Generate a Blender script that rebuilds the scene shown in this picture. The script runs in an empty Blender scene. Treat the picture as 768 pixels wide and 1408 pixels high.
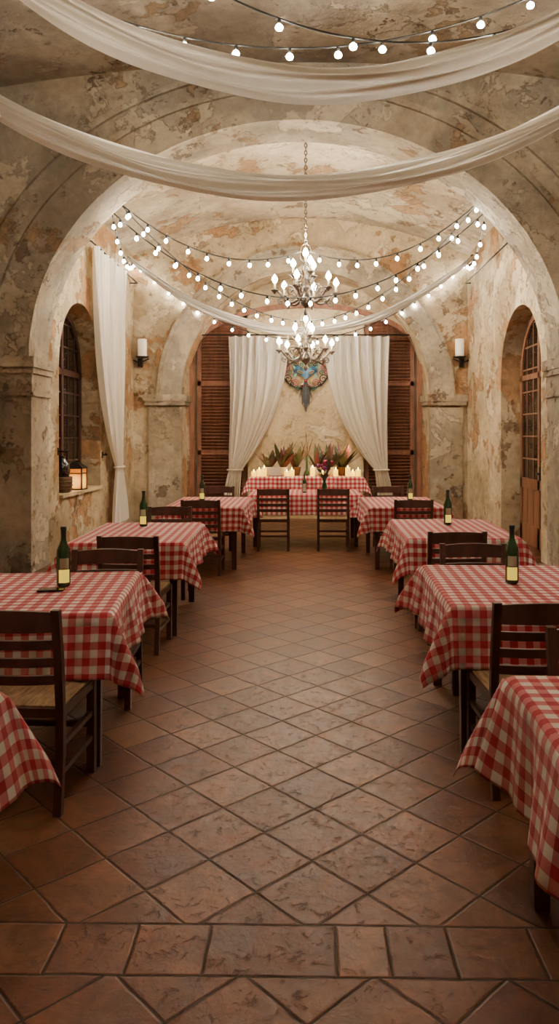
import bpy, math, random
from mathutils import Vector, Matrix
random.seed(7)
pi=math.pi
scene=bpy.context.scene

# ------------------------------------------------------------------ materials
def newmat(name):
    m=bpy.data.materials.new(name); m.use_nodes=True
    nt=m.node_tree; b=nt.nodes['Principled BSDF']
    return m,nt,b
def N(nt,t,**k):
    n=nt.nodes.new(t)
    for a,v in k.items(): setattr(n,a,v)
    return n
def L(nt,a,b): nt.links.new(a,b)
def setin(n,name,val):
    if name in n.inputs: n.inputs[name].default_value=val
def simple(name,col,rough=.5,metal=0,var=.0,scale=8,spec=.5,emis=None,es=0,bump=0,stretch=None):
    m,nt,b=newmat(name)
    setin(b,'Base Color',(*col,1)); setin(b,'Roughness',rough); setin(b,'Metallic',metal); setin(b,'Specular IOR Level',spec)
    if var or bump:
        tc=N(nt,'ShaderNodeTexCoord'); mp=N(nt,'ShaderNodeMapping'); L(nt,tc.outputs['Object'],mp.inputs[0])
        if stretch: mp.inputs['Scale'].default_value=stretch
        no=N(nt,'ShaderNodeTexNoise'); no.inputs['Scale'].default_value=scale; no.inputs['Detail'].default_value=6
        L(nt,mp.outputs[0],no.inputs['Vector'])
        if var:
            r=N(nt,'ShaderNodeValToRGB'); r.color_ramp.elements[0].position=.3; r.color_ramp.elements[1].position=.7
            r.color_ramp.elements[0].color=(*[c*(1-var) for c in col],1); r.color_ramp.elements[1].color=(*[min(1,c*(1+var)) for c in col],1)
            L(nt,no.outputs[0],r.inputs[0]); L(nt,r.outputs[0],b.inputs['Base Color'])
        if bump:
            bp=N(nt,'ShaderNodeBump'); bp.inputs['Strength'].default_value=bump; bp.inputs['Distance'].default_value=.01
            L(nt,no.outputs[0],bp.inputs['Height']); L(nt,bp.outputs[0],b.inputs['Normal'])
    if emis:
        setin(b,'Emission Color',(*emis,1)); setin(b,'Emission Strength',es)
        m.cycles.emission_sampling='NONE'
    return m

def noise(nt,vec,scale,detail=8,rough=.6,dist=0,off=(0,0,0)):
    mp=N(nt,'ShaderNodeMapping'); mp.inputs['Location'].default_value=off; L(nt,vec,mp.inputs[0])
    n=N(nt,'ShaderNodeTexNoise'); n.inputs['Scale'].default_value=scale; n.inputs['Detail'].default_value=detail
    n.inputs['Roughness'].default_value=rough; n.inputs['Distortion'].default_value=dist
    L(nt,mp.outputs[0],n.inputs['Vector']); return n.outputs[0]
def rng(nt,val,a,b):
    m=N(nt,'ShaderNodeMapRange'); m.inputs['From Min'].default_value=a; m.inputs['From Max'].default_value=b
    m.interpolation_type='SMOOTHSTEP'
    L(nt,val,m.inputs['Value']); return m.outputs['Result']
def mixc(nt,f,a,b,mode='MIX'):
    m=N(nt,'ShaderNodeMix'); m.data_type='RGBA'; m.blend_type=mode
    if isinstance(f,(int,float)): m.inputs[0].default_value=f
    else: L(nt,f,m.inputs[0])
    for i,c in ((6,a),(7,b)):
        if isinstance(c,tuple): m.inputs[i].default_value=(*c,1)
        else: L(nt,c,m.inputs[i])
    return m.outputs[2]
def math_(nt,op,a,b=None,c=None):
    m=N(nt,'ShaderNodeMath',operation=op)
    for i,x in enumerate((a,b,c)):
        if x is None: continue
        if isinstance(x,(int,float)): m.inputs[i].default_value=x
        else: L(nt,x,m.inputs[i])
    return m.outputs[0]

def plaster(name,base,alt,ochre,dark,pale,off,t_alt=(.44,.56),t_och=(.55,.57),t_dark=(.61,.625),t_pale=(.555,.57),sc=1.0,stain=(.66,.62,.57)):
    m,nt,b=newmat(name)
    tc=N(nt,'ShaderNodeTexCoord'); v=tc.outputs['Object']
    n1=noise(nt,v,.7*sc,10,.66,.35,off)
    n2=noise(nt,v,.95*sc,12,.67,.25,(off[0]+9,off[1]+3,off[2]))
    n3=noise(nt,v,1.7*sc,12,.70,.2,(off[0]+20,off[1]+13,off[2]+5))
    n4=noise(nt,v,1.2*sc,12,.68,.4,(off[0]-20,off[1]+31,off[2]+2))
    n7=noise(nt,v,4.5*sc,9,.72,.3,(off[0]-3,off[1]+11,off[2]+7))
    n8=noise(nt,v,.5,5,.58,.4,(off[0]+50,off[1],off[2]+7))
    n5=noise(nt,v,9,6,.7,0,off); n6=noise(nt,v,45,3,.6,0,off)
    c=mixc(nt,rng(nt,n1,*t_alt),base,alt)
    f4=rng(nt,n4,*t_pale); c=mixc(nt,math_(nt,'MULTIPLY',f4,.8),c,pale)
    f2=rng(nt,n2,*t_och); och=mixc(nt,rng(nt,n7,.45,.58),ochre,tuple(x*.75 for x in ochre)); c=mixc(nt,math_(nt,'MULTIPLY',f2,.82),c,och)
    f3=rng(nt,n3,*t_dark); c=mixc(nt,math_(nt,'MULTIPLY',f3,.8),c,dark)
    f7=rng(nt,n7,.61,.63); c=mixc(nt,math_(nt,'MULTIPLY',f7,.5),c,dark)
    g=rng(nt,n5,.25,.75)
    gc=mixc(nt,g,(.78,.77,.75),(1.09,1.08,1.06)); c=mixc(nt,1.0,c,gc,'MULTIPLY')
    st=mixc(nt,rng(nt,n8,.36,.58),stain,(1.03,1.02,1.0)); c=mixc(nt,1.0,c,st,'MULTIPLY')
    L(nt,c,b.inputs['Base Color']); setin(b,'Roughness',.9); setin(b,'Specular IOR Level',.15)
    h=math_(nt,'ADD',math_(nt,'MULTIPLY',f4,.5),math_(nt,'MULTIPLY',f2,-.6))
    h=math_(nt,'ADD',h,math_(nt,'MULTIPLY',f3,-.6)); h=math_(nt,'ADD',h,math_(nt,'MULTIPLY',f7,-.35)); h=math_(nt,'ADD',h,math_(nt,'MULTIPLY',n5,.5)); h=math_(nt,'ADD',h,math_(nt,'MULTIPLY',n6,.12))
    bp=N(nt,'ShaderNodeBump'); bp.inputs['Strength'].default_value=.8; bp.inputs['Distance'].default_value=.032
    L(nt,h,bp.inputs['Height']); L(nt,bp.outputs[0],b.inputs['Normal'])
    return m
P_arch=plaster('plaster_grey_peeling',(.52,.45,.345),(.35,.315,.26),(.40,.27,.16),(.16,.12,.085),(.61,.54,.42),(0,0,0),t_och=(.58,.60))
P_wall=plaster('plaster_warm_peeling',(.64,.53,.36),(.49,.40,.275),(.48,.26,.12),(.25,.17,.105),(.75,.65,.48),(5,2,1),t_och=(.535,.555),t_dark=(.605,.62))
P_ceil=plaster('plaster_ceiling',(.63,.555,.435),(.45,.395,.305),(.48,.30,.165),(.23,.165,.11),(.73,.655,.52),(15,7,1),t_och=(.575,.595),t_dark=(.625,.64),sc=.8)
P_near=plaster('plaster_ceiling_grey',(.52,.46,.36),(.36,.32,.265),(.34,.24,.145),(.17,.125,.085),(.58,.51,.40),(35,7,1),t_och=(.59,.61),sc=.7)
P_panel=plaster('plaster_cream',(.72,.60,.40),(.62,.50,.32),(.56,.40,.22),(.42,.32,.2),(.78,.68,.50),(25,7,3),t_och=(.60,.64),t_dark=(.68,.7),stain=(.85,.83,.8))

def floor_mat():
    m,nt,b=newmat('terracotta_tiles')
    tc=N(nt,'ShaderNodeTexCoord'); v=tc.outputs['Object']
    nz=N(nt,'ShaderNodeTexNoise'); nz.inputs['Scale'].default_value=6; nz.inputs['Detail'].default_value=4; L(nt,v,nz.inputs['Vector'])
    sub=N(nt,'ShaderNodeVectorMath',operation='SUBTRACT'); L(nt,nz.outputs['Color'],sub.inputs[0]); sub.inputs[1].default_value=(.5,.5,.5)
    scl=N(nt,'ShaderNodeVectorMath',operation='SCALE'); L(nt,sub.outputs[0],scl.inputs[0]); scl.inputs['Scale'].default_value=.012
    add=N(nt,'ShaderNodeVectorMath',operation='ADD'); L(nt,v,add.inputs[0]); L(nt,scl.outputs[0],add.inputs[1])
    T=.285; rot=math.radians(46.5)
    mp=N(nt,'ShaderNodeMapping'); L(nt,add.outputs[0],mp.inputs[0])
    mp.inputs['Rotation'].default_value=(0,0,rot); mp.inputs['Location'].default_value=(.07,0,0)
    s=N(nt,'ShaderNodeSeparateXYZ'); L(nt,mp.outputs[0],s.inputs[0])
    u=math_(nt,'DIVIDE',s.outputs[0],T); w=math_(nt,'DIVIDE',s.outputs[1],T)
    def edge(q,size):
        f=math_(nt,'FRACT',q); d=math_(nt,'MINIMUM',f,math_(nt,'SUBTRACT',1,f)); return math_(nt,'MULTIPLY',d,size)
    e1=math_(nt,'MINIMUM',edge(u,T),edge(w,T))
    cb=N(nt,'ShaderNodeCombineXYZ'); L(nt,math_(nt,'FLOOR',u),cb.inputs[0]); L(nt,math_(nt,'FLOOR',w),cb.inputs[1]); id1=cb.outputs[0]
    sp=N(nt,'ShaderNodeSeparateXYZ'); L(nt,add.outputs[0],sp.inputs[0])
    e2=None; cnt=None
    for xi in (-2.2,-1.9,-1.62,-1.38,-1.1,-.81,-.56,-.32,.10,.265,.47,.74,1.0,1.3,1.55,1.9,2.2):
        d=math_(nt,'ABSOLUTE',math_(nt,'SUBTRACT',sp.outputs[0],xi)); g_=math_(nt,'GREATER_THAN',sp.outputs[0],xi)
        e2=d if e2 is None else math_(nt,'MINIMUM',e2,d); cnt=g_ if cnt is None else math_(nt,'ADD',cnt,g_)
    cb2=N(nt,'ShaderNodeCombineXYZ'); L(nt,cnt,cb2.inputs[0]); cb2.inputs[2].default_value=9; id2=cb2.outputs[0]
    yy=math_(nt,'ADD',sp.outputs[1],math_(nt,'MULTIPLY',sp.outputs[0],.0157))
    inb=math_(nt,'MULTIPLY',math_(nt,'GREATER_THAN',yy,2.255),math_(nt,'LESS_THAN',yy,2.495))
    bd=math_(nt,'MINIMUM',math_(nt,'ABSOLUTE',math_(nt,'SUBTRACT',yy,2.255)),math_(nt,'ABSOLUTE',math_(nt,'SUBTRACT',yy,2.495)))
    e=math_(nt,'ADD',math_(nt,'MULTIPLY',e1,math_(nt,'SUBTRACT',1,inb)),math_(nt,'MULTIPLY',e2,inb))
    e=math_(nt,'MINIMUM',e,bd)
    mv=N(nt,'ShaderNodeMix'); mv.data_type='VECTOR'; L(nt,inb,mv.inputs[0]); L(nt,id1,mv.inputs[4]); L(nt,id2,mv.inputs[5])
    wn=N(nt,'ShaderNodeTexWhiteNoise'); L(nt,mv.outputs[1],wn.inputs['Vector'])
    ramp=N(nt,'ShaderNodeValToRGB'); cr=ramp.color_ramp
    cr.elements[0].color=(.110,.034,.014,1); cr.elements[1].color=(.205,.088,.044,1)
    x=cr.elements.new(.35); x.color=(.140,.048,.021,1); x=cr.elements.new(.7); x.color=(.170,.065,.030,1)
    L(nt,wn.outputs['Value'],ramp.inputs[0])
    ofs=N(nt,'ShaderNodeVectorMath',operation='SCALE'); L(nt,wn.outputs['Color'],ofs.inputs[0]); ofs.inputs['Scale'].default_value=7
    vv=N(nt,'ShaderNodeVectorMath',operation='ADD'); L(nt,v,vv.inputs[0]); L(nt,ofs.outputs[0],vv.inputs[1])
    n1=noise(nt,vv.outputs[0],6,12,.74,.8); n2=noise(nt,vv.outputs[0],20,9,.72,.5)
    c=mixc(nt,rng(nt,n1,.3,.7),(.60,.56,.54),(1.30,1.30,1.28)); c=mixc(nt,1.0,ramp.outputs[0],c,'MULTIPLY')
    pit=rng(nt,n2,.57,.64); c=mixc(nt,math_(nt,'MULTIPLY',pit,.45),c,(.055,.024,.013))
    g=rng(nt,e,.0025,.0050)
    c=mixc(nt,g,(.045,.027,.017),c)
    L(nt,c,b.inputs['Base Color']); setin(b,'Specular IOR Level',.24)
    r=math_(nt,'ADD',.20,math_(nt,'MULTIPLY',n1,.34)); r=math_(nt,'ADD',r,math_(nt,'MULTIPLY',math_(nt,'SUBTRACT',1,g),.3)); L(nt,r,b.inputs['Roughness'])
    edge_=rng(nt,e,.001,.010)
    h=math_(nt,'ADD',math_(nt,'MULTIPLY',edge_,.6),math_(nt,'MULTIPLY',n2,.50)); h=math_(nt,'ADD',h,math_(nt,'MULTIPLY',n1,.65)); h=math_(nt,'SUBTRACT',h,math_(nt,'MULTIPLY',pit,.35))
    bp=N(nt,'ShaderNodeBump'); bp.inputs['Strength'].default_value=.55; bp.inputs['Distance'].default_value=.008
    L(nt,h,bp.inputs['Height']); L(nt,bp.outputs[0],b.inputs['Normal'])
    return m
FLOOR=floor_mat()

def gingham():
    m,nt,b=newmat('gingham_cloth'); C=.037
    uv=N(nt,'ShaderNodeUVMap'); s=N(nt,'ShaderNodeSeparateXYZ'); L(nt,uv.outputs[0],s.inputs[0])
    def st(o): return math_(nt,'GREATER_THAN',math_(nt,'FRACT',math_(nt,'DIVIDE',o,2*C)),.5)
    a=st(s.outputs[0]); d=st(s.outputs[1]); t=math_(nt,'MULTIPLY',math_(nt,'ADD',a,d),.5)
    r=N(nt,'ShaderNodeValToRGB'); r.color_ramp.interpolation='CONSTANT'
    r.color_ramp.elements[0].color=(.72,.67,.60,1); r.color_ramp.elements[1].position=.75; r.color_ramp.elements[1].color=(.38,.024,.038,1)
    e=r.color_ramp.elements.new(.25); e.color=(.54,.165,.165,1)
    L(nt,t,r.inputs[0]); L(nt,r.outputs[0],b.inputs['Base Color']); setin(b,'Roughness',.9); setin(b,'Specular IOR Level',.15); setin(b,'Sheen Weight',.15)
    n=noise(nt,uv.outputs[0],350,2,.5); bp=N(nt,'ShaderNodeBump'); bp.inputs['Strength'].default_value=.25; bp.inputs['Distance'].default_value=.002
    L(nt,n,bp.inputs['Height']); L(nt,bp.outputs[0],b.inputs['Normal'])
    return m
GING=gingham()

def sheer(name,col,tr=.35):
    m,nt,b=newmat(name)
    setin(b,'Base Color',(*col,1)); setin(b,'Roughness',.85); setin(b,'Specular IOR Level',.2)
    t=N(nt,'ShaderNodeBsdfTranslucent'); t.inputs[0].default_value=(*col,1)
    mx=N(nt,'ShaderNodeMixShader'); mx.inputs[0].default_value=tr
    out=nt.nodes['Material Output']
    L(nt,b.outputs[0],mx.inputs[1]); L(nt,t.outputs[0],mx.inputs[2]); L(nt,mx.outputs[0],out.inputs[0]); return m
SHEER=sheer('sheer_white_fabric',(.80,.77,.71),.35); CURT=sheer('cream_curtain_fabric',(.86,.81,.70),.25)
WOOD=simple('dark_walnut',(.065,.025,.017),.38,var=.35,scale=9,bump=.2,stretch=(1,1,.2))
SHUT=simple('shutter_wood',(.22,.09,.05),.55,var=.35,scale=14,bump=.3,stretch=(1,1,.25))
RUSH=simple('rush_seat',(.34,.22,.11),.8,var=.4,scale=60,bump=.6,stretch=(1,.15,1))
IRON=simple('black_iron',(.02,.018,.016),.45,metal=.6)
SILV=simple('aged_pewter',(.20,.17,.14),.30,metal=.9,var=.25,scale=20)
CABLE=simple('black_cable',(.012,.012,.010),.6)
BULB=simple('bulb_glow',(1,.95,.85),.3,emis=(1,.91,.75),es=160)
CBULB=simple('candle_bulb_glow',(1,.9,.75),.3,emis=(1,.87,.64),es=80)
FLAME=simple('candle_flame',(1,.8,.4),.3,emis=(1,.65,.2),es=30)
WAX=simple('wax',(.75,.66,.45),.5,emis=(1,.75,.3),es=.25)
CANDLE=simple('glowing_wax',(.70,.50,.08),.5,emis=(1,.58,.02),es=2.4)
SHADE=simple('sconce_shade',(.82,.77,.65),.6,emis=(1,.82,.55),es=.25)
BOT=simple('dark_green_glass',(.010,.060,.020),.07,spec=.9)
LABGLOW=simple('bottle_label_painted_glow',(.70,.60,.12),.6,emis=(1,.72,.08),es=.8); CAPS=simple('bottle_capsule',(.015,.03,.02),.35)  # emission puts the lit yellow look into the label; it is no lamp
LABW=simple('label_cream',(.42,.40,.28),.6)
LEAF=simple('dark_leaf',(.045,.06,.03),.5,var=.5,scale=8); LEAF2=simple('dry_leaf',(.12,.07,.035),.6,var=.4,scale=8)
LEAF3=simple('burgundy_leaf',(.10,.025,.03),.5,var=.5,scale=8)
POT=simple('white_ceramic',(.66,.62,.53),.35); FLO=simple('crimson_petals',(.42,.02,.08),.6); FLP=simple('plum_petals',(.25,.05,.18),.6)
BLUE=simple('mask_blue',(.02,.11,.22),.35,metal=.1,var=.8,scale=16); PINK=simple('mask_rose',(.34,.05,.07),.4); DARKF=simple('dark_feather',(.022,.024,.035),.6,var=.5,scale=25)
TEAL=simple('mask_teal',(.03,.16,.13),.4,metal=.1,var=.4,scale=20); GOLD=simple('mask_gold',(.45,.30,.09),.35,metal=.5)
GLASSD=simple('dark_night_glass',(.012,.012,.014),.08,spec=.8)
AMBER,nt,b=newmat('amber_lantern_glass'); setin(b,'Base Color',(.5,.2,.05,1)); setin(b,'Roughness',.4); AMBER.cycles.emission_sampling='NONE'
tc=N(nt,'ShaderNodeTexCoord'); gr=N(nt,'ShaderNodeVectorMath',operation='DISTANCE'); L(nt,tc.outputs['Object'],gr.inputs[0]); gr.inputs[1].default_value=(0,0,.12)
ramp=N(nt,'ShaderNodeValToRGB'); ramp.color_ramp.elements[0].position=.115; ramp.color_ramp.elements[0].color=(1,.55,.10,1); ramp.color_ramp.elements[1].position=.18; ramp.color_ramp.elements[1].color=(.25,.07,.008,1)
L(nt,gr.outputs['Value'],ramp.inputs[0]); L(nt,ramp.outputs[0],b.inputs['Emission Color']); setin(b,'Emission Strength',2.2)
DWOOD=simple('door_wood',(.20,.09,.045),.5,var=.3,scale=10,bump=.2,stretch=(1,1,.2))
WICK=simple('wicker',(.12,.06,.025),.7,var=.4,scale=50,bump=.5)
PHON=simple('phone_black',(.01,.01,.012),.15)

# ------------------------------------------------------------------ mesh builder
class M:
    def __init__(s): s.v=[];s.f=[];s.m=[];s.s=[];s.mats=[];s.uv={}
    def mi(s,mat):
        if mat not in s.mats: s.mats.append(mat)
        return s.mats.index(mat)
    def add(s,vs,fs,mat,smooth=False,M4=None):
        o=len(s.v); k=s.mi(mat)
        for p in vs:
            p=Vector(p); s.v.append(tuple(M4@p) if M4 else tuple(p))
        for f in fs: s.f.append([i+o for i in f]); s.m.append(k); s.s.append(smooth)
        return o
    def box(s,a,b,mat,M4=None):
        x0,y0,z0=[min(a[i],b[i]) for i in range(3)]; x1,y1,z1=[max(a[i],b[i]) for i in range(3)]
        vs=[(x0,y0,z0),(x1,y0,z0),(x1,y1,z0),(x0,y1,z0),(x0,y0,z1),(x1,y0,z1),(x1,y1,z1),(x0,y1,z1)]
        s.add(vs,[(0,3,2,1),(4,5,6,7),(0,1,5,4),(1,2,6,5),(2,3,7,6),(3,0,4,7)],mat,False,M4)
    def tube(s,pts,r,mat,n=8,M4=None,cap=True):
        pts=[Vector(p) for p in pts]; rs=r if isinstance(r,(list,tuple)) else [r]*len(pts)
        vs=[];fs=[]; prev=None
        for i,p in enumerate(pts):
            t=(pts[min(i+1,len(pts)-1)]-pts[max(i-1,0)]).normalized()
            ref=prev if prev is not None else (Vector((0,0,1)) if abs(t.z)<.9 else Vector((1,0,0)))
            u=(ref-t*ref.dot(t))
            if u.length<1e-5: u=Vector((1,0,0))
            u.normalize(); w=t.cross(u); prev=u
            for k in range(n):
                a=2*pi*k/n; vs.append(p+(u*math.cos(a)+w*math.sin(a))*rs[i])
        for i in range(len(pts)-1):
            for k in range(n):
                fs.append((i*n+k,i*n+(k+1)%n,(i+1)*n+(k+1)%n,(i+1)*n+k))
        if cap: fs.append(tuple(range(n-1,-1,-1))); fs.append(tuple((len(pts)-1)*n+k for k in range(n)))
        s.add(vs,fs,mat,True,M4)
    def lathe(s,prof,mat,c=(0,0,0),n=16,M4=None):
        vs=[];fs=[]
        for r,z in prof:
            for k in range(n):
                a=2*pi*k/n; vs.append((c[0]+r*math.cos(a),c[1]+r*math.sin(a),c[2]+z))
        for i in range(len(prof)-1):
            for k in range(n): fs.append((i*n+k,i*n+(k+1)%n,(i+1)*n+(k+1)%n,(i+1)*n+k))
        fs.append(tuple(range(n-1,-1,-1))); fs.append(tuple((len(prof)-1)*n+k for k in range(n)))
        s.add(vs,fs,mat,True,M4)
    def ball(s,c,r,mat,n=8,sz=1.0):
        s.lathe([(max(.001,r*math.sin(pi*i/6)),-r*sz*math.cos(pi*i/6)) for i in range(7)],mat,c,n)
    def grid(s,fn,nu,nv,mat,smooth=True,uvfn=None):
        vs=[];fs=[]
        for j in range(nv+1):
            for i in range(nu+1): vs.append(fn(i/nu,j/nv))
        for j in range(nv):
            for i in range(nu):
                a=j*(nu+1)+i; fs.append((a,a+1,a+nu+2,a+nu+1))
        o=s.add(vs,fs,mat,smooth)
        if uvfn:
            for j in range(nv+1):
                for i in range(nu+1): s.uv[o+j*(nu+1)+i]=uvfn(i/nu,j/nv)
    def prism(s,cols,mp,t0,t1,mat):
        for (a,l0,h0),(b,l1,h1) in zip(cols,cols[1:]):
            P=[mp(a,t0,l0),mp(b,t0,l1),mp(b,t0,h1),mp(a,t0,h0),mp(a,t1,l0),mp(b,t1,l1),mp(b,t1,h1),mp(a,t1,h0)]
            if abs(a-b)>1e-6: fs=[(0,4,5,1),(3,2,6,7),(0,1,2,3),(5,4,7,6)]
            else: fs=[(0,4,5,1)]
            s.add(P,fs,mat)
        a,l,h=cols[0]; s.add([mp(a,t0,l),mp(a,t1,l),mp(a,t1,h),mp(a,t0,h)],[(0,1,2,3)],mat)
        a,l,h=cols[-1]; s.add([mp(a,t0,l),mp(a,t1,l),mp(a,t1,h),mp(a,t0,h)],[(0,1,2,3)],mat)
    def band(s,c,zs,a,b_,w,t0,t1,mp,mat,n=64,wz=None):
        prev=None; wz=w if wz is None else wz
        for i in range(n+1):
            th=pi-pi*i/n; co,si=math.cos(th),math.sin(th)
            pin=(c+a*co,zs+b_*si); po=(c+(a+w)*co,zs+(b_+wz)*si)
            cur=[mp(pin[0],t0,pin[1]),mp(po[0],t0,po[1]),mp(po[0],t1,po[1]),mp(pin[0],t1,pin[1])]
            if prev:
                s.add(prev+cur,[(0,1,5,4),(1,2,6,5),(2,3,7,6),(3,0,4,7)],mat)
            prev=cur
    def obj(s,name,loc=(0,0,0),rot=0,parent=None):
        me=bpy.data.meshes.new(name); me.from_pydata(s.v,[],s.f)
        for m in s.mats: me.materials.append(m)
        me.polygons.foreach_set('material_index',s.m); me.polygons.foreach_set('use_smooth',s.s)
        if s.uv:
            ul=me.uv_layers.new(name='UVMap')
            for lp in me.loops: ul.data[lp.index].uv=s.uv.get(lp.vertex_index,(0,0))
        me.update()
        o=bpy.data.objects.new(name,me); scene.collection.objects.link(o); o.location=loc; o.rotation_euler=(0,0,rot)
        if parent: o.parent=parent
        return o
XZ=lambda s,t,z:(s,t,z)
def YZ(s,t,z): return (t,s,z)
def archcols(s0,s1,c,hw,zs,rise,top,lo=0,n=64):
    tp=top if callable(top) else (lambda x:top)
    cols=[(s0,lo,tp(s0)),(c-hw,lo,tp(c-hw)),(c-hw,zs,tp(c-hw))]
    for i in range(1,n):
        th=pi-pi*i/n; x=c+hw*math.cos(th); cols.append((x,zs+rise*math.sin(th),tp(x)))
    cols+=[(c+hw,zs,tp(c+hw)),(c+hw,lo,tp(c+hw)),(s1,lo,tp(s1))]
    return cols

# ------------------------------------------------------------------ shell
WL,WR=-3.3,3.1; YA,YB=8.9,9.5; YC,YD=14.2,14.8; AC=-.1
m=M(); m.box((-4.7,-3.3,-.1),(4.7,15.4,0),FLOOR); m.obj('floor')
m=M(); m.prism(archcols(-4.5,4.5,AC,3.2,2.61,2.82,6.35),XZ,YA,YB,P_arch); m.obj('wall_arch')
m=M(); m.band(AC,2.61,3.2,2.82,.46,YA-.08,YA+.01,XZ,P_arch,wz=.34); m.band(AC,2.61,3.66,3.16,.08,YA-.12,YA+.01,XZ,P_arch,wz=.07)
m.band(AC,2.75,3.95,3.30,.10,YA-.05,YA+.01,XZ,P_arch,wz=.06)
m.obj('trim_1')
def capital(x0,x1,y0,y1,ztop,mat,h=.42,k=1):
    m=M()
    m.box((x0-.06*k,y0-.08,ztop-.13),(x1+.06*k,y1+.04,ztop),mat)
    m.box((x0-.04*k,y0-.05,ztop-.20),(x1+.04*k,y1+.03,ztop-.13),mat)
    m.box((x0-.015*k,y0-.02,ztop-h),(x1+.015*k,y1+.015,ztop-.20),mat)
    m.box((x0-.03*k,y0-.04,ztop-h-.05),(x1+.03*k,y1+.03,ztop-h),mat)
    return m
capital(-4.3,WL,YA,YB,2.61,P_arch).obj('trim_2'); capital(WR,4.3,YA,YB,2.61,P_arch).obj('trim_3')
zb=lambda x:5.84-.72*((x+.1)/3.2)**2
m=M(); m.prism(archcols(-3.3,3.1,-.0,2.37,2.45,2.37,lambda x:zb(x)+.1),XZ,YC,YD,P_wall); m.obj('wall_chancel_arch')
m=M(); m.band(0,2.45,2.37,2.37,.40,YC-.08,YC+.01,XZ,P_arch); m.band(0,2.45,2.77,2.77,.07,YC-.11,YC+.01,XZ,P_arch)
m.box((-2.37,YC-.07,0),(-3.0,YC+.01,2.2),P_arch); m.box((2.37,YC-.07,0),(3.0,YC+.01,2.2),P_arch); m.obj('trim_4')
capital(-3.0,-2.37,YC-.05,YD-.1,2.45,P_arch,.16,1.6).obj('trim_5'); capital(2.37,3.0,YC-.05,YD-.1,2.45,P_arch,.16,1.6).obj('trim_6')
m=M(); m.prism(archcols(-3.3,3.1,0,2.3,3.25,1.05,6),XZ,YD,YD+.16,P_wall); m.box((-3.3,YD+.3,0),(3.1,YD+.36,6),P_panel)
m.box((-1.16,YD+.04,0),(1.16,YD+.3,4.6),P_panel); m.obj('wall_back')
m=M(); m.band(0,3.25,2.22,.97,.10,YD-.03,YD+.05,XZ,SHUT)
m.box((-2.32,YD-.03,0),(-2.22,YD+.05,3.25),SHUT); m.box((2.22,YD-.03,0),(2.32,YD+.05,3.25),SHUT); m.obj('trim_7')
m=M(); m.prism(archcols(YB,YC+1.2,10.9,1.0,2.6,1.0,5.7,lo=.82,n=40),YZ,WL,WL-.36,P_wall)
m.box((WL,YB,0),(WL-.36,YC+1.2,.82),P_wall); m.box((WL-.36,YB,0),(WL-.5,12.2,5.2),P_wall); m.obj('wall_left')
m=M(); m.prism(archcols(YB,YC+1.2,10.75,1.0,2.55,1.0,5.7,n=40),YZ,WR,WR+.36,P_wall)
m.box((WR+.36,YB,0),(WR+.5,12.2,5.2),P_wall); m.obj('wall_right')
m=M(); m.box((-4.4,-3.2,0),(-4.6,YA,6.3),P_wall); m.obj('wall_left_front')
m=M(); m.box((4.4,-3.2,0),(4.6,YA,6.3),P_wall); m.obj('wall_right_front')
m=M(); m.box((-4.6,-3.2,0),(4.6,-3.0,6.3),P_wall); m.obj('wall_rear')
m=M()
m.grid(lambda u,v:(-3.7+7.3*u,YB-.05+(15.2-YB)*v,zb(-3.7+7.3*u)),32,8,P_ceil)
m.grid(lambda u,v:(-4.5+9*u,-3.1+(YA+3.15)*v,6.15-.45*((-4.5+9*u)/4.5)**2),32,8,P_near)
m.grid(lambda u,v:(-4.6+9.2*u,-3.2+18.5*v,6.6),2,2,P_ceil)
m.obj('ceiling')

def arched_window(name,s0,s1,zb_,zs,rise,X,mat,glass,side,door=False):
    m=M(); c=(s0+s1)/2; hw=(s1-s0)/2; t0,t1=X,X+side*.07
    m.band(c,zs,hw-.09,rise-.09,.09,t0,t1,YZ,mat,32)
    for a,b in((s0,s0+.09),(s1-.09,s1),(c-.045,c+.045)):
        top=zs if a!=c-.045 else zs+rise-.05
        m.box((t0,a,zb_),(t1,b,top),mat)
    m.box((t0,s0,zb_),(t1,s1,zb_+(.30 if door else .10)),mat)
    if door: m.box((t0,s0,zb_+.85),(t1,s1,zb_+1.0),mat); m.box((t0+side*.02,s0,zb_+.3),(t1-side*.02,s1,zb_+.85),mat)
    m.box((t0,s0,zs-.04),(t1,s1,zs+.04),mat)
    def topz(y): return zs+ (rise-.05)*math.sqrt(max(0,1-((y-c)/hw)**2))
    q=[c-hw*.66,c-hw*.33,c+hw*.33,c+hw*.66]
    for y in q: m.box((t0+side*.015,y-.012,zb_),(t1-side*.015,y+.012,topz(y)),mat)
    z=zb_+(1.3 if door else .42)
    while z<zs+rise*.85:
        w=hw if z<zs else hw*math.sqrt(1-((z-zs)/rise)**2)
        m.box((t0+side*.015,c-w,z-.012),(t1-side*.015,c+w,z+.012),mat); z+=.34
    cols=[]
    for i in range(25):
        th=pi-pi*i/24; cols.append((c+hw*math.cos(th)*.97,zb_,zs+rise*.97*math.sin(th)))
    m.prism(cols,YZ,X+side*.03,X+side*.045,glass)
    if door:
        m.box((t1,c-.09,zb_+1.0),(t1+side*.01,c-.05,zb_+1.2),IRON); m.tube([(t1,c-.07,zb_+1.1),(t1+side*.05,c-.07,zb_+1.1),(t1+side*.05,c-.17,zb_+1.1)],.011,IRON,6)
    return m.obj(name)
arched_window('window_1',9.98,11.82,.865,2.6,.95,WL-.35,WOOD,GLASSD,1)
arched_window('door_1',9.83,11.67,0.01,2.55,.95,WR+.35,DWOOD,GLASSD,-1,True)
m=M(); m.box((WL-.34,9.92,.82),(WL+.05,11.88,.862),P_panel); m.obj('trim_8')
m=M(); m.box((WL-.005,9.84,1.40),(WL+.01,9.90,1.50),IRON); m.tube([(WL+.0,9.87,1.45),(WL+.1,9.87,1.45),(WL+.1,9.97,1.47)],.012,IRON); m.obj('shutter_stay')
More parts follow.
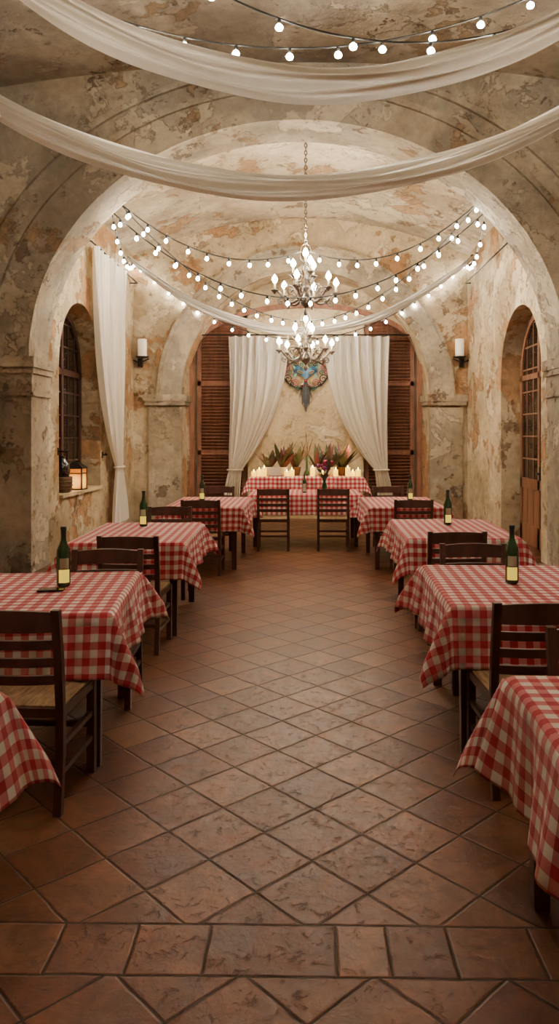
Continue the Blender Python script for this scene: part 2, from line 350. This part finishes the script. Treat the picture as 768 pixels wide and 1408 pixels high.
m=M(); m.box((WL-.005,11.97,1.30),(WL+.01,12.03,1.40),IRON); m.tube([(WL+.0,12.0,1.35),(WL+.08,12.0,1.35),(WL+.08,11.92,1.37)],.012,IRON); m.obj('shutter_stay')

def shutter(x0,x1,z0,z1,y):
    m=M(); w=.075
    m.box((x0,y,z0),(x0+w,y+.05,z1),SHUT); m.box((x1-w,y,z0),(x1,y+.05,z1),SHUT)
    for z in (z0,z0+(z1-z0)*.30,z0+(z1-z0)*.64,z1-.1): m.box((x0,y,z),(x1,y+.05,z+.10),SHUT)
    z=z0+.12
    while z<z1-.1:
        R=Matrix.Translation(((x0+x1)/2,y+.025,z))@Matrix.Rotation(math.radians(-38),4,'X')
        m.box((-(x1-x0)/2+w,-.035,-.006),((x1-x0)/2-w,.035,.006),SHUT,R); z+=.066
    m.box((x0+.05,y+.055,z0),(x1-.05,y+.06,z1),WOOD)
    return m.obj('louvered_shutter')
shutter(-2.19,-1.20,.04,4.15,YD+.17); shutter(1.20,2.19,.04,4.15,YD+.17)

# ------------------------------------------------------------------ curtains
def curtain(name,top,tie,tail,zt,ztie,zb_,depth,mp,mat=CURT,folds=7,amp=.06,power=(2.2,2.2)):
    m=M()
    def fn(u,v):
        z=zt+(zb_-zt)*v; vt=(zt-ztie)/(zt-zb_)
        if v<vt:
            q=v/vt; a=top[0]+(tie[0]-top[0])*q**power[0]; b=top[1]+(tie[1]-top[1])*q**power[1]; am=amp*(1-.75*q**3)
        else:
            q=(v-vt)/(1-vt); q2=math.sin(q*pi/2); a=tie[0]+(tail[0]-tie[0])*q2; b=tie[1]+(tail[1]-tie[1])*q2; am=amp*(.25+.45*q)
        w=u+.02*math.sin(9*u+4*v)
        s=a+(b-a)*w
        d=am*math.sin(2*pi*folds*u+.8*math.sin(3*v+u*4))+am*.35*math.sin(2*pi*folds*2.3*u+2*v)
        return mp(s,depth+d,z)
    m.grid(fn,folds*14,60,mat)
    tw=abs(tie[1]-tie[0])/2+.02; tc=(tie[0]+tie[1])/2
    pts=[mp(tc+tw*math.cos(2*pi*i/16),depth+.06*math.sin(2*pi*i/16),ztie+.01) for i in range(17)]
    m.tube(pts,.018,mat)
    o=m.obj(name); return o
cy=YC+.38
curtain('curtain',(-1.52,-.34),(-1.52,-1.26),(-1.62,-1.30),3.62,.98,.35,cy,XZ,folds=7,amp=.085,power=(1,2.3))
curtain('curtain',(.36,1.64),(1.36,1.62),(1.42,1.72),3.62,.98,.35,cy,XZ,folds=7,amp=.085,power=(2.3,1))
curtain('curtain',(11.05,12.9),(12.35,12.8),(12.2,13.1),4.5,1.12,.2,WL+.14,YZ,folds=7,amp=.07,power=(2.6,1.2))
m=M(); m.tube([(-2.3,cy,3.65),(2.3,cy,3.65)],.015,IRON); m.ball((-2.3,cy,3.65),.03,IRON); m.ball((2.3,cy,3.65),.03,IRON); m.obj('curtain_rod')
m=M(); m.tube([(WL+.14,10.9,4.53),(WL+.14,13.9,4.53)],.012,IRON); m.tube([(WL,10.9,4.53),(WL+.14,10.9,4.53)],.012,IRON);m.tube([(WL,13.9,4.53),(WL+.14,13.9,4.53)],.012,IRON); m.obj('curtain_rod')
m=M(); m.tube([(WR-.1,10.6,4.53),(WR-.1,13.9,4.53)],.012,IRON); m.tube([(WR,10.6,4.53),(WR-.1,10.6,4.53)],.012,IRON);m.tube([(WR,13.9,4.53),(WR-.1,13.9,4.53)],.012,IRON); m.obj('curtain_rod')

def swag(xl,xr,xc,zc,k,y,w,folds=3,depth=.09,yb=0):
    m=M()
    def fn(u,v):
        x=xl+(xr-xl)*u; e=abs(2*u-1)
        ww=w*(1-.45*e**4)*(1+.12*math.sin(5*u+1))
        vv=v-.5
        z=zc+k*(x-xc)**2+ww*vv+.012*math.sin(23*u+7*v)
        d=depth*(math.cos(pi*vv*1.1)*-1.0)+.050*math.sin(2*pi*folds*v+3.0*math.sin(4*u))+.024*math.sin(2*pi*folds*2.3*v+6*u)
        return (x,y+d+yb*e,z)
    m.grid(fn,90,44,SHEER)
    for u in(0,1):
        p=fn(u,.5); m.ball((p[0],p[1]+.08,p[2]+.02),.035,IRON)
    return m.obj('fabric_swag')
swag(-2.95,3.25,.15,4.27,.150,5.5,.27)
swag(-4.15,3.90,-.14,4.02,.100,7.0,.26)
swag(-3.22,3.05,-.1,3.58,.135,13.5,.17)

# ------------------------------------------------------------------ string lights
def stringlights(paths,spacing,r=.025,name='string_lights',phase=0.5):
    m=M()
    for pts in paths:
        pts=[Vector(p) for p in pts]; m.tube(pts,.009,CABLE,5)
        acc=spacing*phase
        for a,b in zip(pts,pts[1:]):
            l=(b-a).length
            while acc<=l:
                p=a+(b-a)*(acc/l)
                m.lathe([(.010,-.004),(.015,-.010),(.015,-.04),(.012,-.045)],CABLE,p,6)
                m.lathe([(.010,-.045),(r*.8,-.058),(r,-.075),(r*.8,-.092),(.004,-.104)],BULB,p,8)
                acc+=spacing*random.uniform(.85,1.15)
            acc-=l
    return m.obj(name)
def sagp(a,b,sag,n=24):
    a=Vector(a); b=Vector(b)
    return [a+(b-a)*(i/n)-Vector((0,0,sag*4*(i/n)*(1-i/n))) for i in range(n+1)]
LA=(-2.40,YB+.03,4.66); RA=(2.22,YB+.03,4.66); LF=(-3.26,14.1,5.0); RF=(3.05,14.1,5.0)
stringlights([sagp(LA,(-.06,10.3,4.22),.36),sagp((.06,10.3,4.22),RA,.36)],.30)
stringlights([sagp(LA,(0,12.35,3.58),.38),sagp((0,12.35,3.58),RA,.38)],.30)
stringlights([sagp((-2.50,YB+.03,4.55),(2.32,YB+.03,4.55),1.12,40)],.30)
stringlights([sagp(LF,RF,1.50,40)],.33)
stringlights([sagp((-2.50,YB+.03,4.55),LF,.30)],.62); stringlights([sagp((2.32,YB+.03,4.55),RF,.30)],.62)
def nearstr(y,xc,zc,k,x0,x1,zt):
    p=[(x0+(x1-x0)*i/40,y,zc+k*(x0+(x1-x0)*i/40-xc)**2) for i in range(41)]
    return [(p[0][0]-.02,y,zt)]+p+[(p[-1][0]+.02,y,zt)]
stringlights([nearstr(6.5,-.1,5.06,.105,-2.6,2.6,5.98)],.46,.034)
stringlights([nearstr(6.2,.9,4.95,.16,-.9,3.2,5.9)],.62,.034,phase=.9)
stringlights([nearstr(3.2,0,5.0,.08,-3,3,5.93)],.45,.034)  # unseen string, added overhead to account for the foreground light
stringlights([nearstr(.2,0,4.9,.08,-3,3,5.93)],.45,.034)  # another unseen string, added above the camera for the same fill

# ------------------------------------------------------------------ chandeliers
def chandelier(loc,R,ztop,arms=6,tier2=3):
    m=M()
    m.lathe([(.004,-.30),(.022,-.28),(.035,-.24),(.014,-.205),(.02,-.18),(.065,-.14),(.085,-.09),(.06,-.04),(.024,-.01),(.022,.05),(.045,.08),(.055,.11),(.035,.15),(.020,.19),(.020,.30),(.042,.34),(.036,.38),(.016,.42),(.014,.46)],SILV,n=14)
    def arm(a,R,z0,zc,drop,rr0=.08):
        pts=[]
        for i in range(17):
            t=i/16; r=.04+(R-.04)*t; z=z0-drop*math.sin(pi*min(1,t*1.15))+ (zc-z0)*t**2
            pts.append((r*math.cos(a),r*math.sin(a),z))
        m.tube(pts,[.018]*17,SILV,6)
        for (cr,cz,sg,ph) in((R*.50,z0-drop*.15+.05,1,0),(R*.80,z0-drop*.95,-1,pi)):
            sc=[]
            for i in range(20):
                th=ph+sg*i/19*1.5*2*pi; rr=rr0*(1-i/22)*(1 if sg>0 else .7)
                sc.append(((cr+rr*math.cos(th))*math.cos(a),(cr+rr*math.cos(th))*math.sin(a),cz+rr*math.sin(th)))
            m.tube(sc,.011,SILV,5)
        x,y=R*math.cos(a),R*math.sin(a); z=pts[-1][2]
        m.lathe([(.01,-.04),(.024,-.015),(.055,.005),(.060,.02),(.02,.022),(.018,.03)],SILV,(x,y,z),10)
        m.lathe([(.016,.02),(.016,.11)],WAX,(x,y,z),8)
        m.lathe([(.012,.11),(.032,.135),(.042,.16),(.032,.19),(.012,.22),(.002,.235)],CBULB,(x,y,z),8)
    for i in range(arms): arm(2*pi*i/arms+.25,R,.02,.03,.14)
    for i in range(tier2): arm(2*pi*i/tier2+.9,R*.40,.26,.28,.07,.045)
    m.lathe([(.018,.46),(.018,.52)],WAX,n=8)
    m.lathe([(.012,.52),(.032,.55),(.042,.58),(.032,.615),(.014,.65),(.004,.66)],CBULB,n=8)
    for sx in(-1,1): m.tube([(sx*.02,0,.44),(sx*.07,0,.50),(sx*.085,0,.58),(sx*.06,0,.67),(0,0,.72)],.005,SILV,5)
    z=.70; k=0
    while z<ztop-loc[2]-.03:
        ax=Matrix.Rotation(pi/2*(k%2),4,'Z')
        pts=[(.018*math.cos(2*pi*i/8),0,z+.03+.034*math.sin(2*pi*i/8)) for i in range(9)]
        m.tube([ax@Vector(p) for p in pts],.007,SILV,4); z+=.052; k+=1
    m.lathe([(.05,-.05),(.06,-.02),(.06,0.03)],SILV,(0,0,ztop-loc[2]),12)
    return m.obj('chandelier',loc)
chandelier((0,10.3,3.62),.44,zb(0)-.03)
chandelier((.0,12.5,3.05),.46,zb(0)-.03)

def lamp(loc,power,rad=.15,col=(1,.80,.55)):
    l=bpy.data.lights.new('bulb_or_fill_light','POINT'); l.energy=power; l.color=col; l.shadow_soft_size=rad
    o=bpy.data.objects.new('bulb_or_fill_light',l); scene.collection.objects.link(o); o.location=loc; return o
lamp((0,10.3,4.45),140,.15); lamp((0,12.5,3.85),120,.15)
lamp((-2.2,11.3,4.2),38,.15); lamp((2.1,11.3,4.2),38,.15)
lamp((-1.4,6.4,4.95),48,.15); lamp((1.5,6.4,4.95),48,.15)
lamp((0,3.2,4.8),58,.2); lamp((0,.2,4.7),7,.2)  # added foreground fill, placed just below the unseen strings

# ------------------------------------------------------------------ tables, cloths
TH=.775
def table(cx,y0,y1,w,rot=0,h=.30,seed=0,name='dining_table'):
    d=y1-y0; cy=(y0+y1)/2
    m=M(); hx,hy=w/2,d/2
    m.box((-hx,-hy,TH-.03),(hx,hy,TH),WOOD)
    m.box((-hx+.09,-hy+.09,TH-.12),(hx-.09,hy-.09,TH-.03),WOOD)
    for sx in(-1,1):
        for sy in(-1,1):
            x,y=sx*(hx-.075),sy*(hy-.075)
            a=.034;b_=.027
            vs=[(x-b_,y-b_,0),(x+b_,y-b_,0),(x+b_,y+b_,0),(x-b_,y+b_,0),(x-a,y-a,TH-.03),(x+a,y-a,TH-.03),(x+a,y+a,TH-.03),(x-a,y+a,TH-.03)]
            m.add(vs,[(0,3,2,1),(0,1,5,4),(1,2,6,5),(2,3,7,6),(3,0,4,7)],WOOD)
    m.obj(name,(cx,cy,0),rot)
    cloth(cx,cy,hx,hy,rot,h,seed,TH+.003)
def cloth(cx,cy,hx,hy,rot,h,seed,z0):
    rnd=random.Random(seed); ph=[rnd.uniform(0,6) for _ in range(8)]
    m=M(); HX,HY=hx+.012,hy+.012
    nx=int((2*HX+2*h)/.016); ny=int((2*HY+2*h)/.016)
    def fn(u,v):
        px=-(HX+h)+2*(HX+h)*u; py=-(HY+h)+2*(HY+h)*v
        qx=max(-HX,min(HX,px)); qy=max(-HY,min(HY,py)); a,b=px-qx,py-qy; s=math.hypot(a,b)
        if s<1e-6:
            return (px,py,z0+.0015*math.sin(px*9+ph[0])*math.sin(py*8+ph[1])+.0015)
        dx,dy=a/s,b/s; ang=math.atan2(abs(b),abs(a))
        corner=math.sin(2*ang)
        per=(qx*(1 if abs(b)>0 else 0)+qy*(1 if abs(a)>0 else 0))
        q=min(1,s/h)
        if corner<1e-4:
            e=(abs(qx)/HX if abs(b)>0 else abs(qy)/HY)**6
            wv=.030*math.sin(per*13+ph[2]+(2 if a>0 or b>0 else 0)+1.2*math.sin(per*5+ph[5]))+.015*math.sin(per*29+ph[3])
            out=.012+(.10+.18*e)*s+wv*q*(1-e*.5)
        else:
            out=.012+(.28+.10*corner)*s+ .055*q*math.cos(ang*4)*corner*-1 + .02*q*math.sin(ang*6+ph[4])*corner
        drop=math.sqrt(max(0,s*s-min(s*.95,abs(out))**2)) if s>.03 else s*.8
        r=min(1,s/.03)
        return (qx+dx*out*r, qy+dy*out*r, z0-drop)
    def uvf(u,v): return (-(HX+h)+2*(HX+h)*u+3,-(HY+h)+2*(HY+h)*v+3)
    m.grid(fn,nx,ny,GING,True,uvf)
    o=m.obj('gingham_tablecloth',(cx,cy,0),rot)
    md=o.modifiers.new('thick','SOLIDIFY'); md.thickness=.002; md.offset=1
    return o
R=math.radians
table(-1.51,3.60,4.72,.96,R(6),.31,1)
table(-1.50,6.05,7.45,.92,R(2),.30,2)
table(-1.27,9.1,10.6,.92,0,.30,3)
table(-1.53,1.50,2.52,.94,0,.34,4)
table(1.28,3.78,4.98,1.0,R(-2),.31,5)
table(1.37,6.30,7.75,.94,R(-1),.30,6)
table(1.27,9.1,10.6,.92,0,.30,7)
table(1.22,1.50,2.66,.98,R(-2),.36,8)
table(0.0,11.0,12.1,1.66,0,.30,9)
m=M(); m.box((-.95,12.75,.90),(.98,13.35,.945),WOOD)
for x in(-.88,.91):
    for y in(12.8,13.3): m.box((x-.03,y-.03,0),(x+.03,y+.03,.9),WOOD)
m.box((-.9,12.8,.78),(.93,12.83,.9),WOOD); m.obj('sideboard_table')
cloth(.015,13.05,.965,.30,0,.26,12,.948)

# ------------------------------------------------------------------ chairs
def chair(x,y,rot=0):
    m=M(); w=.215; H=.90; sd=.20
    for sx in(-1,1):
        X=sx*w
        P=[(X,-sd-.03,0),(X,-sd,.25),(X,-sd,.46),(X,-sd-.02,.68),(X,-sd-.055,H)]
        for (a,b) in zip(P,P[1:]):
            hw,hd=.018,.016
            vs=[(a[0]-hw,a[1]-hd,a[2]),(a[0]+hw,a[1]-hd,a[2]),(a[0]+hw,a[1]+hd,a[2]),(a[0]-hw,a[1]+hd,a[2]),(b[0]-hw,b[1]-hd,b[2]),(b[0]+hw,b[1]-hd,b[2]),(b[0]+hw,b[1]+hd,b[2]),(b[0]-hw,b[1]+hd,b[2])]
            m.add(vs,[(0,3,2,1),(4,5,6,7),(0,1,5,4),(1,2,6,5),(2,3,7,6),(3,0,4,7)],WOOD)
        m.box((X-.019,sd-.019,0),(X+.019,sd+.019,.45),WOOD)
        m.box((X-.011,-sd,.16),(X+.011,sd,.185),WOOD); m.box((X-.011,-sd,.28),(X+.011,sd,.305),WOOD)
        m.box((X-.014,-sd,.415),(X+.014,sd,.455),WOOD)
    m.box((-w,sd-.012,.415),(w,sd+.012,.455),WOOD); m.box((-w,-sd-.012,.415),(w,-sd+.012,.455),WOOD)
    m.box((-w,sd-.011,.22),(w,sd+.011,.245),WOOD); m.box((-w,-sd-.02,.20),(w,-sd+.002,.225),WOOD)
    for z,hh in((.845,.085),(.745,.04),(.665,.04),(.585,.04)):
        yb=-sd-.02-.035*(z-.68)/.22
        def fn(u,v,z=z,hh=hh,yb=yb):
            c=[(-1,-1),(1,-1),(1,1),(-1,1),(-1,-1)][int(round(v*4))]
            xx=-w+2*w*u; cur=-.028*(1-(xx/w)**2)
            top=.012*(1-(xx/w)**2) if (z>.8 and c[1]>0) else 0
            return (xx,yb+cur+c[0]*.009,z+c[1]*hh/2+top)
        m.grid(fn,10,4,WOOD,False)
    def seat(u,v):
        xx=(-w-.005)+(2*w+.01)*u; yy=-sd+.01+(2*sd+.01)*v
        return (xx,yy,.462+.012*min(1,6*min(u,1-u,v,1-v))-.012*math.sin(pi*u)*math.sin(pi*v))
    m.grid(seat,12,12,RUSH); m.box((-w-.004,-sd+.012,.43),(w+.004,sd+.018,.460),RUSH)
    return m.obj('dining_chair',(x,y,0),rot)
chair(-1.28,3.46,R(-3)); chair(-1.33,5.82,R(-2)); chair(-1.24,8.98,0)
chair(-1.30,4.66,pi+R(3)); chair(-1.45,7.66,pi); chair(-1.30,10.85,pi)
chair(-.47,10.85,R(1)); chair(.40,10.85,R(-1))
chair(1.07,3.60,R(2)); chair(1.19,6.08,R(1)); chair(1.28,9.02,0)
chair(1.17,4.92,pi); chair(1.25,10.85,pi+R(3)); chair(1.18,2.66,pi)

# ------------------------------------------------------------------ bottles
def bottle(x,y,z,s=1.0,glow=True,rot=0):
    m=M()
    m.lathe([(.030,0),(.038,.006),(.039,.02),(.039,.19),(.036,.215),(.022,.245),(.0155,.265),(.0145,.325),(.0165,.327),(.0165,.340),(.012,.342)],BOT,n=20)
    m.lathe([(.0152,.275),(.0155,.322),(.0172,.326),(.0172,.341),(.012,.344)],CAPS,n=16)
    def lab(u,v,r=.0396,z0=.105,z1=.165,a0=-2.2,a1=-.8):
        a=a0+(a1-a0)*u; return (r*math.cos(a),r*math.sin(a),z0+(z1-z0)*v)
    m.grid(lab,12,2,LABW)
    m.grid(lambda u,v:lab(u,v,.0396,.025,.100,-2.3,-.7),12,2,LABGLOW if glow else LABW)
    o=m.obj('wine_bottle',(x,y,z),rot); o.scale=(s,s,s)
ZT=TH+.009
bottle(-1.40,4.28,ZT,1,True,.35); bottle(-1.56,7.12,ZT); bottle(-1.40,10.0,ZT)
bottle(1.39,7.25,ZT); bottle(1.215,4.36,ZT,1,True,-.3); bottle(1.41,10.0,ZT)
bottle(-.02,11.35,ZT,.85,False)
m=M(); m.box((-.07,-.035,0),(.07,.035,.009),PHON); m.obj('smartphone',(-1.43,4.16,ZT),R(8))

# ------------------------------------------------------------------ flower vase on centre table
def blade(m,base,dirv,length,width,mat,bend=.3,n=6):
    base=Vector(base); d=Vector(dirv).normalized(); side=d.cross(Vector((0,0,1)))
    if abs(d.z)>.85: side=Vector((1,0,0)) if abs(d.x)<.3 else side
    if side.length<.1: side=Vector((1,0,0))
    side.normalize(); vs=[];fs=[]
    for i in range(n+1):
        t=i/n; p=base+d*length*t+Vector((d.x,d.y,-.6))*bend*length*t*t; w=width*math.sin(pi*min(.97,.12+.88*t))*.5
        vs+= [p-side*w,p+Vector((0,0,-.15*w)),p+side*w]
    for i in range(n):
        a=i*3; fs+=[(a,a+1,a+4,a+3),(a+1,a+2,a+5,a+4)]
    m.add(vs,fs,mat,True)
m=M()
m.lathe([(.035,0),(.045,.02),(.04,.10),(.02,.16),(.03,.20)],BOT,n=14)
for i in range(16):
    a=random.uniform(0,2*pi); e=random.uniform(.8,2.0); L_=random.uniform(.14,.30)
    d=(math.cos(a),math.sin(a),e*1.6); p=Vector((0,0,.18))+Vector(d).normalized()*L_; m.tube([(0,0,.18),tuple(p)],.004,LEAF,4)
    if i%2==0:
        m.ball(p,.038,FLO if i%4 else FLP,8)
        for k in range(5): blade(m,p,(math.cos(k*1.26),math.sin(k*1.26),.5),.055,.05,FLO if i%4 else FLP,.2,3)
    else: blade(m,p,d,.12,.05,LEAF)
for i in range(12):
    a=random.uniform(0,2*pi); blade(m,(0,0,.18),(math.cos(a),math.sin(a),random.uniform(.8,2)),.18,.05,LEAF)
m.obj('flower_vase',(.29,11.50,ZT))

# ------------------------------------------------------------------ display on sideboard
ZS=.957
def potplant(x,y,kind,s=1):
    m=M(); m.lathe([(.05,0),(.065,.02),(.085,.13),(.09,.15),(.078,.15),(.07,.12)],POT if kind!=1 else WICK,n=16)
    m.lathe([(.07,.10),(.07,.135)],LEAF2,n=12)
    for i in range(22 if kind<2 else 14):
        a=random.uniform(0,2*pi); e=random.uniform(.8,3.6); blade(m,(0.02*math.cos(a),.02*math.sin(a),.12),(math.cos(a),math.sin(a),e),random.uniform(.26,.50)*s,random.uniform(.06,.11),random.choice([LEAF,LEAF,LEAF2,LEAF3]),random.uniform(.0,.2))
    m.obj('potted_plant',(x,y,ZS))
for x,y,k,s in((-.64,13.12,0,.85),(-.40,13.05,0,1.15),(-.17,13.17,1,1.0),(.20,13.15,2,1.1),(.42,13.05,0,1.15),(.64,13.14,1,1.2)): potplant(x,y,k,s)
m=M()
m.lathe([(.04,0),(.05,.05),(.02,.1),(.015,.3),(.03,.33)],BOT,n=12)
for i in range(7):
    a=random.uniform(0,2*pi); m.tube([(0,0,.3),(.1*math.cos(a),.06*math.sin(a),.5+random.uniform(0,.25))],.006,LEAF2,4)
m.obj('branch_vase',(.02,13.05,ZS))
for i,x in enumerate((-.90,-.81,-.72,-.33,-.24,.12,.30,.52,.73,.82,.91)):
    m=M(); h=.08+.035*((i*7)%3); m.lathe([(.040,0),(.042,.005),(.042,h),(.03,h-.004),(.004,h-.01)],CANDLE,n=14)
    m.lathe([(.002,h-.01),(.010,h+.012),(.001,h+.04)],FLAME,n=6); m.obj('pillar_candle',(x,12.84+.05*((i*5)%2),ZS))
m=M(); m.box((-.10,-.004,0),(.10,.004,.15),POT); m.box((-.11,-.012,-.003),(.11,.0,.006),WOOD); m.obj('framed_card',(-.53,12.84,ZS+.003))
for x in(-.8,0,.8): lamp((x,12.95 if x else 12.75,1.42),9,.06,(1,.60,.22)).name='candle_light'

# ------------------------------------------------------------------ mask ornament on panel
m=M()
def P2(x,z,d=0): return (x,YD+.02-d,z+.10)
def plate(u,v):
    x=-.24+.48*u; ax=abs(x)/.24
    top=.06+.11*ax; bot=-.07+.08*ax-.07*(1-ax)**3
    return P2(x,2.82+bot+(top-bot)*v,.04+.06*(1-ax**2))
m.grid(plate,24,10,BLUE)
for sx in(-1,1):
    pts=[P2(sx*(.11+.055*math.cos(t)),2.83+.024*math.sin(t)+.016*math.cos(t),.112) for t in [2*pi*i/14 for i in range(14)]]
    m.add(pts,[tuple(range(14))],DARKF); m.tube(pts+[pts[0]],.008,GOLD,5)
    for k in range(6):
        an=math.radians(75-30*k); blade(m,P2(sx*.19,2.84,.05),(sx*math.cos(an),-.08,math.sin(an)),.20-.012*k,.06,[TEAL,PINK,BLUE,GOLD,PINK,TEAL][k],.03)
    for cx,cz,r,tn,mt in((.20,3.00,.075,1.6,IRON),(.37,2.92,.07,-1.5,PINK),(.35,2.70,.09,1.5,IRON),(.20,2.62,.08,1.7,PINK),(.09,2.98,.055,-1.6,TEAL),(.32,2.82,.05,1.4,TEAL),(.10,2.68,.05,-1.4,GOLD),(.41,2.82,.045,1.4,PINK),(.16,2.50,.05,1.4,TEAL),(.28,2.60,.05,-1.4,IRON)):
        sp=[P2(sx*(cx+r*(1-i/26)*math.cos(tn*2*pi*i/22)),cz+r*(1-i/26)*math.sin(tn*2*pi*i/22),.06) for i in range(23)]
        m.tube(sp,.010,mt,5)
    m.tube([P2(sx*.44*math.sin(t),2.80-.34*math.cos(t)*(.9 if t<1.5 else .85),.04) for t in [pi*i/20 for i in range(21)]],.014,IRON,6)
    for k in range(9):
        t=.35+pi*k/10; blade(m,P2(sx*.44*math.sin(t),2.80-.30*math.cos(t),.05),(sx*math.sin(t+.7),-.1,-math.cos(t+.7)),.13,.055,[DARKF,LEAF,LEAF3,TEAL][k%4],.03)
    for k in range(5):
        blade(m,P2(sx*.02,2.62,.05),(sx*(.10+.26*k),-.05,-1+.1*k),.44-.06*k,.085,[DARKF,LEAF3,DARKF,PINK,TEAL][k],.02)
    for k in range(3): m.ball(P2(sx*(.06+.11*k),2.56+.05*k,.08),.022,[PINK,GOLD,PINK][k])
blade(m,P2(0,2.66,.07),(0.01,-.03,-1),.62,.14,DARKF,.01); blade(m,P2(0,2.58,.09),(0.01,-.03,-1),.34,.04,LEAF,.01); m.ball(P2(0,2.66,.09),.03,PINK)
m.tube([P2(0,3.0,.02),P2(0,3.20,.0)],.006,IRON)
m.obj('venetian_mask',(0,0,0))

# ------------------------------------------------------------------ sconces
def sconce(x,sx):
    m=M()
    m.box((x-.04,YC-.10,2.98),(x+.04,YC+.0,3.28),IRON)
    m.tube([(x,YC-.08,3.06),(x+sx*.02,YC-.18,3.00),(x+sx*.06,YC-.24,3.03),(x+sx*.08,YC-.25,3.12)],.018,IRON,8)
    m.tube([(x-sx*.12,YC-.12,3.10),(x,YC-.12,3.05),(x+sx*.18,YC-.12,3.13)],.014,IRON,6)
    m.lathe([(.03,0),(.11,.015),(.13,.035),(.10,.035),(.03,.03)],IRON,(x+sx*.08,YC-.25,3.12),16)
    m.lathe([(.07,.035),(.082,.05),(.085,.36),(.075,.365),(.07,.36)],SHADE,(x+sx*.08,YC-.25,3.12),18)
    m.obj('wall_sconce')
sconce(-3.16,1); sconce(2.98,-1)

# ------------------------------------------------------------------ lantern + items on sill
m=M(); s=.12
for sx in(-1,1):
    for sy in(-1,1): m.box((sx*s-.009,sy*s-.009,0),(sx*s+.009,sy*s+.009,.32),IRON)
m.box((-s-.015,-s-.015,0),(s+.015,s+.015,.02),IRON); m.box((-s-.015,-s-.015,.31),(s+.015,s+.015,.325),IRON)
for a in(-1,1):
    m.box((-s,a*s-.001,.02),(s,a*s+.001,.31),AMBER); m.box((a*s-.001,-s,.02),(a*s+.001,s,.31),AMBER)
    m.box((-s,a*s-.006,.235),(s,a*s+.006,.25),IRON); m.box((a*s-.006,-s,.235),(a*s+.006,s,.25),IRON)
m.add([(-s-.02,-s-.02,.325),(s+.02,-s-.02,.325),(s+.02,s+.02,.325),(-s-.02,s+.02,.325),(-.03,-.03,.41),(.03,-.03,.41),(.03,.03,.41),(-.03,.03,.41)],[(0,1,5,4),(1,2,6,5),(2,3,7,6),(3,0,4,7),(4,5,6,7)],IRON)
m.tube([(.035*math.cos(2*pi*i/12),0,.445+.035*math.sin(2*pi*i/12)) for i in range(13)],.006,IRON,5)
m.obj('candle_lantern',(WL-.10,10.95,.863)); lamp((WL+.02,10.68,1.02),2.2,.05,(1,.5,.14)).name='lantern_light'
m=M(); m.lathe([(.10,0),(.13,.02),(.14,.20),(.135,.22),(.12,.21)],WICK,n=18)
for z in(.05,.10,.15): m.tube([(.14*math.cos(2*pi*i/18),.14*math.sin(2*pi*i/18),z) for i in range(19)],.008,WICK,5)
m.lathe([(.06,.05),(.09,.2),(.11,.30),(.10,.40),(.05,.46),(.04,.50),(.045,.51)],GLASSD,n=18); m.obj('wicker_demijohn',(WL-.12,10.40,.863))

# ------------------------------------------------------------------ world, camera
w=bpy.data.worlds.new('World'); scene.world=w; w.use_nodes=True
w.node_tree.nodes['Background'].inputs[0].default_value=(.9,.75,.55,1); w.node_tree.nodes['Background'].inputs[1].default_value=.03
cam=bpy.data.cameras.new('camera'); co=bpy.data.objects.new('camera',cam); scene.collection.objects.link(co); scene.camera=co
co.location=(0,0,1.65); co.rotation_euler=(pi/2,0,0)
cam.sensor_fit='VERTICAL'; cam.sensor_height=36; cam.lens=1017/1408*36
cam.shift_x=-36/1408; cam.shift_y=-104/1408; cam.clip_start=.05
